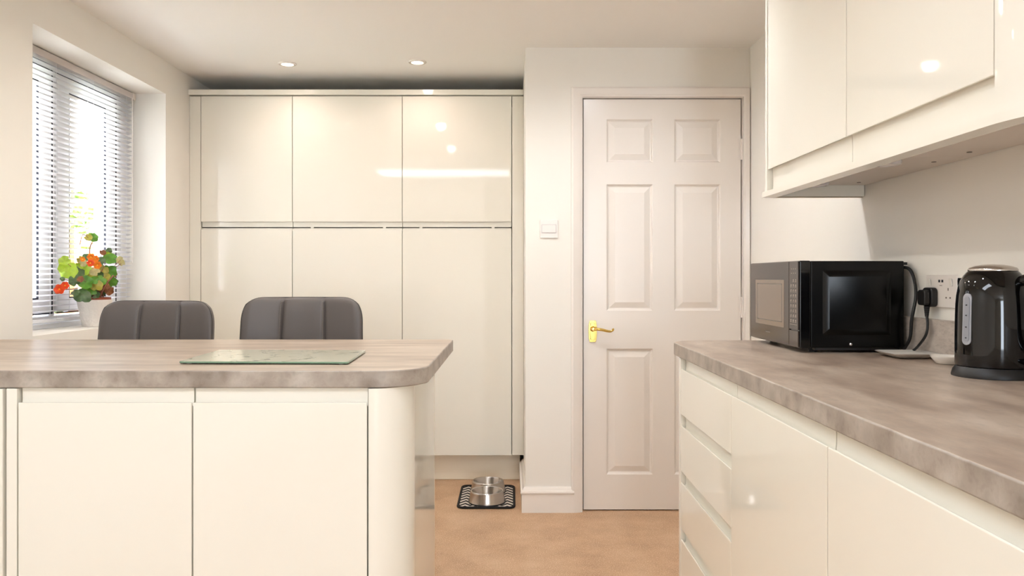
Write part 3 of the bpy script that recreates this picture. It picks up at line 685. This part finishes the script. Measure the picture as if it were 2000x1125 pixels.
# plug
pg = thing('plug', (1.12, 2.150, 1.055), 'black moulded three pin plug pushed into the wall socket', 'plug')
pb = rrect(-0.025, -0.026, 0.025, 0.026, 0.012)
pm = MB(); pm.prism(pb, lambda p, t: (XR-0.0092-t, 2.148+p[0], 1.072+p[1]), 0.0, 0.018); pm.prism([(p[0]*0.8, p[1]*0.8-0.001) for p in pb], lambda p, t: (XR-0.0092-t, 2.148+p[0], 1.072+p[1]), 0.018, 0.034)
pm.build('plug_body', 'black_rubber', pg, bevel=0.004, bseg=3)
relief = MB()
for q in range(6): relief.lathe([(0, 0), (0.0075-q*0.0005, 0), (0.0075-q*0.0005, -0.0038), (0.0055-q*0.0004, -0.0045), (0, -0.0046)], (1.1215, 2.148, 1.047-q*0.0046), 14)
relief.build('strain_relief', 'black_rubber', pg)
MB().tube(catmull([(1.1215, 2.148, 1.024), (1.117, 2.135, 0.998), (1.111, 2.132, 0.972), (1.108, 2.155, 0.947), (1.110, 2.195, 0.925), (1.112, 2.235, 0.917)], 8), 0.0036, 10).build('cord', 'black_rubber', pg, smooth=60)

# ------------------------------------------------------------------ dishes
dsh = thing('spoon_dish', (1.063, 2.135, WT), 'shallow square white ceramic dish between microwave and kettle', 'dish')
dm = MB()
def sq(hw, z, r=0.014): return [(1.063+p[0], 2.135+p[1], WT+z) for p in rrect(-hw, -hw, hw, hw, r)]
rgs = [sq(0.036, 0.0005), sq(0.042, 0.003), sq(0.062, 0.0125), sq(0.064, 0.0142), sq(0.062, 0.0150), sq(0.046, 0.0068), sq(0.040, 0.0055)]
nn = len(rgs[0])
for a, b_ in zip(rgs, rgs[1:]): dm.add(a+b_, [(q, (q+1) % nn, nn+(q+1) % nn, nn+q) for q in range(nn)])
dm.add(rgs[-1], [tuple(range(nn))]); dm.add(rgs[0], [tuple(range(nn))])
dm.build('dish', 'ceramic', dsh, smooth=50)
bo = MB().lathe([(0, 0.0005), (0.024, 0.0005), (0.028, 0.003), (0.040, 0.0185), (0.0405, 0.0205), (0.039, 0.0205), (0.027, 0.007), (0.018, 0.005), (0, 0.0045)], (1.080, 1.968, WT), 40).build('small_bowl', 'ceramic', smooth=50)
tag(bo, 'small round white ceramic bowl partly hidden by the kettle', 'bowl')

# ------------------------------------------------------------------ kettle
kx, ky = 1.044, 1.726
kt = thing('kettle', (kx, ky, WT), 'shiny black kettle with steel lid and grey water gauge', 'kettle')
MB().lathe([(0, 0.0), (0.0795, 0.0), (0.080, 0.003), (0.077, 0.014), (0.071, 0.022), (0, 0.022)], (kx, ky, WT), 64).build('power_base', 'black_rubber', kt, smooth=40)
prof = [(0, 0.024), (0.0715, 0.024), (0.0728, 0.028), (0.0728, 0.05), (0.0726, 0.09), (0.072, 0.13), (0.0712, 0.155), (0.0695, 0.175), (0.0665, 0.193), (0.062, 0.207), (0.056, 0.218), (0.050, 0.2255), (0.046, 0.229), (0, 0.229)]
MB().lathe(prof, (kx, ky, WT), 72).build('body', 'black_lacquer', kt, smooth=50)
MB().lathe([(0.0475, 0.2282), (0.048, 0.231), (0.045, 0.235), (0.034, 0.239), (0.02, 0.2415), (0, 0.2425)], (kx, ky, WT), 56).build('lid', 'steel', kt, smooth=50)
def on_body(a, z, out=0.0):
    for (r_a, z_a), (r_b, z_b) in zip(prof[1:], prof[2:]):
        if z_a <= z <= z_b: r_ = r_a+(r_b-r_a)*(z-z_a)/max(1e-6, z_b-z_a); break
    r_ += out
    return (kx+r_*math.cos(a), ky+r_*math.sin(a), WT+z)
a0 = math.radians(198)
def patch(hw, z0, z1, out, mb, r=None, c_a=a0):
    out2 = []; pts = rrect(-hw, z0, hw, z1, r or hw*0.98, 8)
    top = [on_body(c_a+p[0]/0.072, p[1], out) for p in pts]; bot = [on_body(c_a+p[0]/0.072, p[1], -0.003) for p in pts]
    n_ = len(pts); mb.add(bot+top, [(q, (q+1) % n_, n_+(q+1) % n_, n_+q) for q in range(n_)])
    # fill as strips between mirrored points
    cen = [on_body(c_a, z0+(z1-z0)*q/12, out) for q in range(13)]
    mb.add(top, [tuple(range(n_))])
gm = MB(); patch(0.0105, 0.070, 0.180, 0.0022, gm); gau = gm.build('water_gauge', 'gauge', kt)
gm = MB(); patch(0.0065, 0.077, 0.173, 0.0030, gm); gm.build('gauge_channel', 'gauge_in', gau)
for zz in (0.085, 0.108, 0.133, 0.155):
    gm = MB(); patch(0.0016, zz-0.0014, zz+0.0014, 0.0036, gm, 0.0013); gm.build('level_mark', 'dot', gau)
ha = math.radians(298)
hp = catmull([on_body(ha, 0.205, -0.006), (kx+0.085*math.cos(ha), ky+0.085*math.sin(ha), WT+0.212), (kx+0.118*math.cos(ha), ky+0.118*math.sin(ha), WT+0.190), (kx+0.124*math.cos(ha), ky+0.124*math.sin(ha), WT+0.14), (kx+0.112*math.cos(ha), ky+0.112*math.sin(ha), WT+0.085), on_body(ha, 0.062, -0.005)], 8)
MB().tube(hp, 0.0115, 14).build('handle', 'black_gloss', kt, smooth=60)
MB().tube([on_body(ha-0.12, 0.038, 0.0), on_body(ha-0.14, 0.036, 0.022)], [0.007, 0.005], 14).build('switch_lever', 'black_gloss', kt, smooth=60)
sp1 = MB(); sa = math.radians(118)
for q in range(9):
    z_ = 0.165+q*0.006; w_ = 0.006+q*0.0022; o_ = 0.002+q*0.0022
    c0_, c1_, c2_ = on_body(sa-w_/0.06, z_, 0), on_body(sa, z_, o_), on_body(sa+w_/0.06, z_, 0)
    sp1.add([c0_, c1_, c2_], [])
n0 = 0
for q in range(8): sp1.f += [[q*3, q*3+1, q*3+4, q*3+3], [q*3+1, q*3+2, q*3+5, q*3+4]]; sp1.mi += [0, 0]
sp1.build('spout', 'black_lacquer', kt, smooth=60)

# ------------------------------------------------------------------ glass chopping board
gb = thing('chopping_board', (-0.617, 2.118, WT), 'clear green edged glass chopping board lying on the breakfast bar', 'chopping board')
for (nm, z0, z1, mt, ins) in (('glass_panel', 0.0025, 0.0068, 'board_edge', 0), ('printed_top', 0.0068, 0.0072, 'board', 0.002)):
    o = MB().prism(rrect(-0.211+ins, -0.158+ins, 0.211-ins, 0.158-ins, 0.008), lambda p, t: (-0.617+p[0]-0.045*p[1], 2.118+p[1]-0.03*p[0], WT+t), z0, z1).build(nm, mt, gb, bevel=0.0006 if ins == 0 else 0)
for (x, y) in ((-0.19, -0.14), (0.19, -0.14), (0.19, 0.14), (-0.19, 0.14)):
    MB().lathe([(0, 0), (0.006, 0), (0.006, 0.0026), (0, 0.0026)], (-0.617+x-0.045*y, 2.118+y-0.03*x, WT), 12).build('foot', 'white_plastic', gb)

# ------------------------------------------------------------------ bar stools
def superrect(u, n_=3.2): return u
def make_stool(x, y, rz, top, lab):
    t = thing('bar_stool', (0, 0, 0), lab, 'stool', 'grey padded bar stools at the breakfast bar')
    W, H, D = 0.226, 0.21, 0.026        # half width, half height, half thickness
    zc = top-H-0.001
    NU, NV = 61, 31
    def outl(u, v):
        # map the square to a rounded rectangle by shrinking the corners
        r = 0.30
        fx = 1.0 - 0.065*max(0, (abs(v)-0.6)/0.4)**2.8
        fz = 1.0 - 0.12*max(0, (abs(u)-0.66)/0.34)**2.8
        return u*W*fx*(1-0.02*v), v*H*fz*(1-0.0*abs(u))
    def bow(u, v): return 0.045*(1-u*u)*1.0 + 0.02*max(0, v)   # middle sits further back
    mb = MB(); grid = {}
    def thick(u, v):
        e = max(0, 1-abs(u)**7)**0.5 * max(0, 1-abs(v)**7)**0.5
        return D*(0.35+0.65*e)
    seams = (-0.355, 0.355)
    for side in (-1, 1):
        for i in range(NU):
            for j in range(NV):
                u, v = -1+2*i/(NU-1), -1+2*j/(NV-1)
                u = math.sin(u*math.pi/2)*0.35+u*0.65; v = math.sin(v*math.pi/2)*0.35+v*0.65
                px, pz = outl(u, v); th_ = thick(u, v)
                if side == -1:
                    for s_ in seams: th_ -= 0.0095*math.exp(-((u-s_)/0.022)**2)*min(1, (1-abs(v))*9)
                    k3 = min(abs(u-s_) for s_ in seams); th_ += 0.004*min(1, k3*6)*min(1, (1-abs(u))*8)
                grid[side, i, j] = len(mb.v); mb.v.append((px, bow(u, v)+side*th_, zc+pz))
    for side in (-1, 1):
        for i in range(NU-1):
            for j in range(NV-1):
                mb.f.append([grid[side, i, j], grid[side, i+1, j], grid[side, i+1, j+1], grid[side, i, j+1]]); mb.mi.append(0)
    for i in range(NU-1):
        for j in (0, NV-1): mb.f.append([grid[-1, i, j], grid[-1, i+1, j], grid[1, i+1, j], grid[1, i, j]]); mb.mi.append(0)
    for j in range(NV-1):
        for i in (0, NU-1): mb.f.append([grid[-1, i, j], grid[-1, i, j+1], grid[1, i, j+1], grid[1, i, j]]); mb.mi.append(0)
    back = mb.build('backrest', 'leather', t, smooth=60, bevel=0)
    pt = []
    for q in range(60):   # piping loop along the front edge
        s_ = -1+2*q/59; pt.append((s_, 1))
    def edge(u, v):
        px, pz = outl(u, v); return (px, bow(u, v)-thick(u, v)*0.92, zc+pz)
    loop = [(-1, -1+2*q/30) for q in range(30)]+[(-1+2*q/40, 1) for q in range(41)]+[(1, 1-2*q/30) for q in range(1, 31)]
    MB().tube([edge(*p) for p in loop], 0.0024, 6).build('piping', 'leather_dark', back, smooth=60)
    for s_ in seams:
        st = MB()
        for q in range(70):
            v = -0.92+1.84*q/69
            for du in (-0.03,):
                px, pz = outl(s_+du, v); yv = bow(s_+du, v)-thick(s_+du, v)-0.0003+0.0095*math.exp(-(du/0.022)**2)-0.004*min(1, abs(du)*6)
                st.box((px-0.0013, yv-0.0007, zc+pz), (px+0.0013, yv+0.001, zc+pz+0.0032))
        st.build('stitching', 'thread', back)
    # seat
    sm = MB(); gs = {}; sh = 0.655
    for side in (-1, 1):
        for i in range(25):
            for j in range(25):
                u, v = -1+i/12, -1+j/12
                px = u*0.215*math.sqrt(1-0.16*v*v*abs(v)); py = -0.185+v*0.195*math.sqrt(1-0.16*u*u*abs(u))
                e = (max(0, 1-abs(u)**5)*max(0, 1-abs(v)**5))**0.5
                gs[side, i, j] = len(sm.v); sm.v.append((px, py, sh+side*(0.012+0.026*e)))
    for side in (-1, 1):
        for i in range(24):
            for j in range(24): sm.f.append([gs[side, i, j], gs[side, i+1, j], gs[side, i+1, j+1], gs[side, i, j+1]]); sm.mi.append(0)
    for i in range(24):
        for j in (0, 24):
            sm.f.append([gs[-1, i, j], gs[-1, i+1, j], gs[1, i+1, j], gs[1, i, j]]); sm.mi.append(0)
            sm.f.append([gs[-1, j, i], gs[-1, j, i+1], gs[1, j, i+1], gs[1, j, i]]); sm.mi.append(0)
    sm.build('seat', 'leather', t, smooth=60)
    for sx_ in (-0.12, 0.12):
        MB().tube(catmull([(sx_, -0.08, sh-0.022), (sx_, 0.0, sh-0.026), (sx_, 0.065, sh-0.005), (sx_, 0.068, sh+0.06)], 6), 0.009, 10).build('back_bracket', 'chrome', t, smooth=60)
    MB().lathe([(0, 0.64), (0.10, 0.638), (0.10, 0.625), (0.03, 0.60), (0.022, 0.59), (0.022, 0.36), (0.032, 0.355), (0.032, 0.05), (0.05, 0.03), (0, 0.03)], (0, -0.185, 0), 28).build('gas_lift', 'chrome', t, smooth=40)
    MB().lathe([(0, 0.0), (0.19, 0.0), (0.195, 0.006), (0.18, 0.014), (0.08, 0.028), (0.04, 0.045), (0, 0.046)], (0, -0.185, 0), 48).build('pedestal_base', 'chrome', t, smooth=40)
    fr_ = MB().tube(catmull([(0, -0.21, 0.28), (-0.10, -0.25, 0.28), (-0.14, -0.34, 0.28), (0, -0.385, 0.28), (0.14, -0.34, 0.28), (0.10, -0.25, 0.28), (0, -0.21, 0.28)], 6), 0.010, 10)
    fr_.build('footrest', 'chrome', t, smooth=60)
    t.location = (x, y, 0); t.rotation_euler = (0, 0, rz)
    return t
make_stool(-1.322, 2.955, math.radians(-7), 1.037, 'grey padded bar stool on the left, in front of the potted plant')
make_stool(-0.775, 2.945, math.radians(1), 1.051, 'grey padded bar stool on the right, behind the glass board')

# ------------------------------------------------------------------ potted plant
pcx, pcy = -1.835, 3.51
pp_ = thing('potted_plant', (pcx, pcy, WZ0), 'orange flowering begonia in a white textured pot on the window sill', 'plant')
potp = [(0, 0.0005), (0.047, 0.0005), (0.049, 0.004), (0.060, 0.06), (0.069, 0.105), (0.0715, 0.112), (0.0715, 0.119), (0.067, 0.119), (0.065, 0.110), (0.045, 0.02), (0, 0.018)]
MB().lathe(potp, (pcx, pcy, WZ0), 48).build('pot', 'pot', pp_, smooth=50)
MB().lathe([(0.0, 0.104), (0.058, 0.104), (0.0645, 0.106), (0.066, 0.128), (0.062, 0.129), (0.060, 0.118), (0, 0.117)], (pcx, pcy, WZ0), 40).build('inner_pot', 'terracotta', pp_, smooth=50)
MB().lathe([(0.0602, 0.1172), (0.04, 0.121), (0, 0.124)], (pcx, pcy, WZ0), 30).build('soil', 'soil', pp_, smooth=60)
random.seed(11)
mats_l = ['leaf_green', 'leaf_lime', 'leaf_dark', 'leaf_olive', 'leaf_pale', 'leaf_brown', 'stem']
def spot(cx_, cy_, jit=0.0):
    """leaf plan drawn along the sill: (cx_, cy_) from a sketch of the plant, jit moves it toward the room"""
    px = 90+cx_/4.889; py = 440+cy_/4.889
    Y = 3.50+(px-188)*0.0042-jit*1.9
    X = (px-998)*Y/1556
    return Vector((X, Y, CAMH+(542-py)*Y/1556))
fol = MB()
def leafm(c_, r_, mi, nrm=None):
    n_ = nrm or Vector((0.55+random.uniform(-.35, .35), -1+random.uniform(-.3, .3), 0.25+random.uniform(-.5, .6)))
    n_ = Vector(n_).normalized(); a_ = n_.orthogonal().normalized(); b_ = n_.cross(a_)
    ph = random.uniform(0, 6.28); N = 22; cup = random.uniform(-0.35, 0.35); tipa = random.uniform(0, 6.28)
    vs = [c_]; fs = []
    rings_ = [0.33, 0.68, 1.0]
    for ri, rr in enumerate(rings_):
        for q in range(N):
            a = 2*math.pi*q/N
            d = (a-tipa+math.pi) % (2*math.pi)-math.pi
            lob = 1+0.16*math.exp(-(d/0.35)**2)-0.34*math.exp(-((abs(d)-math.pi)/0.28)**2)+0.07*math.sin(6*a+ph)+0.05*math.sin(11*a)
            R_ = r_*rr*(lob if rr > 0.5 else 1)
            wave = 0.10*r_*math.sin(5*a+ph)*rr*rr
            vs.append(c_+a_*R_*math.cos(a)+b_*R_*math.sin(a)+n_*(cup*r_*rr*rr+wave))
    for q in range(N):
        q2 = (q+1) % N; fs.append((0, 1+q, 1+q2))
        for k_ in range(2): fs.append((1+k_*N+q, 1+(k_+1)*N+q, 1+(k_+1)*N+q2, 1+k_*N+q2))
    # keep every vertex on the room side of the blind
    vs = [Vector((max(v[0], -1.9), v[1], v[2])) for v in vs]
    fol.add(vs, fs, mi)
L = [(440,120,46,0,.0),(400,110,30,3,.0),(180,345,42,1,.01),(205,425,68,1,.0),(165,410,40,1,0),(310,450,52,2,.02),(375,555,60,0,.04),(350,665,66,2,.05),(275,635,30,2,.04),
     (270,530,42,2,.03),(370,410,58,1,.02),(385,300,38,2,.0),(600,245,26,2,.0),(612,320,56,0,.02),(590,300,40,1,.0),(710,330,34,4,.0),(722,360,26,4,.0),(540,262,26,5,.0),(600,440,62,0,.0),
     (525,520,46,0,.04),(615,545,54,0,.03),(430,500,48,3,.03),(460,440,42,4,.05),(480,570,50,3,.05),(440,615,46,0,.03),(600,630,38,5,.05),(525,620,44,2,.0),(650,540,30,2,.0),
     (155,512,18,2,.0),(330,330,30,3,.0),(350,360,30,4,.02),(520,340,40,2,.0),(540,420,46,3,.0),(390,480,46,0,.0),(560,580,36,5,.04),(470,660,34,2,.02),(325,515,26,5,.05),(650,470,26,5,.0),
     (300,395,40,1,.0),(500,480,40,2,.0),(420,560,40,2,.0),(560,500,40,3,.02),(250,470,40,0,.0),(460,520,36,0,.06)]
class Stem:
    def tube(self, p, r, n): MB().tube(p, r, n).build('stem', 'stem', pp_, smooth=60)
stems = Stem(); base = Vector((pcx, pcy, WZ0+0.12))
for (lx, ly, r_, mi, j_) in L:
    c_ = spot(lx, ly, j_); leafm(c_, r_/4.889/440*1.14, mi)
    if ly > 200:
        b0 = base+Vector((random.uniform(-.03, .03), random.uniform(-.03, .03), 0)); mid = (b0+c_)/2+Vector((0, 0, 0.02))
        stems.tube(catmull([b0, mid, c_], 5), [0.0022]*5+[0.0012]*6, 6)
tp = [base, spot(430, 420), spot(415, 265), spot(422, 200), spot(440, 165)]
stems.tube(catmull(tp, 5), 0.0022, 6); stems.tube(catmull([spot(415, 130), spot(350, 90), spot(320, 190)], 5), 0.0013, 6); stems.tube(catmull([spot(510, 690, .03), spot(560, 580, .05), spot(640, 480, .04)], 5), 0.003, 6)
stems.tube(catmull([spot(300, 600, .03), spot(240, 610, .03), spot(150, 615, .03)], 5), 0.0018, 6)
fol.build('foliage', mats_l, pp_, smooth=70)
def flower(cx_, cy_, r_, m_, j_):
    c_ = spot(cx_, cy_, j_); r_ = r_/4.889/440
    f = MB()
    for layer, (rr, np_, tilt) in enumerate(((1.0, 6, 0.25), (0.72, 5, 0.6), (0.45, 4, 1.0))):
        for q in range(np_):
            a = 2*math.pi*q/np_+layer*0.5+random.uniform(-.15, .15)
            d = Vector((math.cos(a), 0, math.sin(a))); o_ = Vector((0.3, -0.9, 0.1)).normalized()
            d = (d-o_*d.dot(o_)).normalized(); s_ = o_.cross(d)
            R_ = r_*rr; rows = []
            for k_ in range(6):
                t_ = k_/5; w_ = R_*0.55*math.sin(math.pi*(0.12+0.80*t_))**0.8
                cc = c_+d*(R_*t_)+o_*(R_*tilt*t_*t_*0.8+0.001)
                rows.append([cc-s_*w_+o_*w_*0.25, cc, cc+s_*w_+o_*w_*0.25])
            vs = [p for r3 in rows for p in r3]
            f.add(vs, [(k_*3+e, k_*3+e+1, k_*3+e+4, k_*3+e+3) for k_ in range(5) for e in (0, 1)])
    fo = f.build('flower', m_, pp_, smooth=70)
    MB().lathe([(0, -0.004), (0.0022, -0.003), (0.003, 0), (0, 0.002)], (c_.x+0.001, c_.y-0.003, c_.z), 10, axis='y').build('stamen', 'yellow', fo)
for a in ((430, 305, 34, 'orange', .07), (472, 322, 32, 'orange', .07), (424, 362, 32, 'red_orange', .075), (490, 382, 36, 'orange', .08), (128, 612, 44, 'red_orange', .02), (182, 575, 34, 'red_orange', .02), (350, 325, 22, 'orange', .05)):
    flower(*a)

# ------------------------------------------------------------------ dog bowls and mat
mcx, mcy = -0.122, 4.077
mt_ = thing('feeding_mat', (mcx, mcy, 0), 'black edged mat with white zigzag pattern on the floor under dog bowls', 'mat')
MB().prism(rrect(mcx-0.138, mcy-0.203, mcx+0.138, mcy+0.203, 0.03), XY, 0.0005, 0.005).build('mat_fabric', 'zigzag', mt_)
rr_ = rrect(mcx-0.138, mcy-0.203, mcx+0.138, mcy+0.203, 0.03)
MB().tube([(p[0], p[1], 0.0055) for p in rr_]+[(rr_[0][0], rr_[0][1], 0.0055)], 0.0062, 8, cap=False).build('binding', 'mat_black', mt_, smooth=60)
for (y, lab) in ((3.980, 'front stainless steel dog bowl on the zigzag mat'), (4.1725, 'rear stainless steel dog bowl on the zigzag mat by the plinth')):
    u = thing('dog_bowl', (-0.120, y, 0.006), lab, 'bowl', 'steel dog bowls on the mat')
    MB().lathe([(0.0936, 0.009), (0.0922, 0.012), (0.0902, 0.018), (0.0854, 0.04), (0.0826, 0.056), (0.0821, 0.060), (0.0797, 0.0632), (0.0758, 0.0625), (0.0734, 0.058), (0.0691, 0.03), (0.0634, 0.018), (0.0480, 0.0145), (0, 0.014)], (-0.120, y, 0.0), 64).build('bowl_shell', 'steel', u, smooth=50)
    MB().lathe([(0.0902, 0.0058), (0.0946, 0.0058), (0.0950, 0.009), (0.0931, 0.0115), (0.0902, 0.0105)], (-0.120, y, 0.0), 64).build('rubber_foot_ring', 'black_rubber', u, smooth=50)
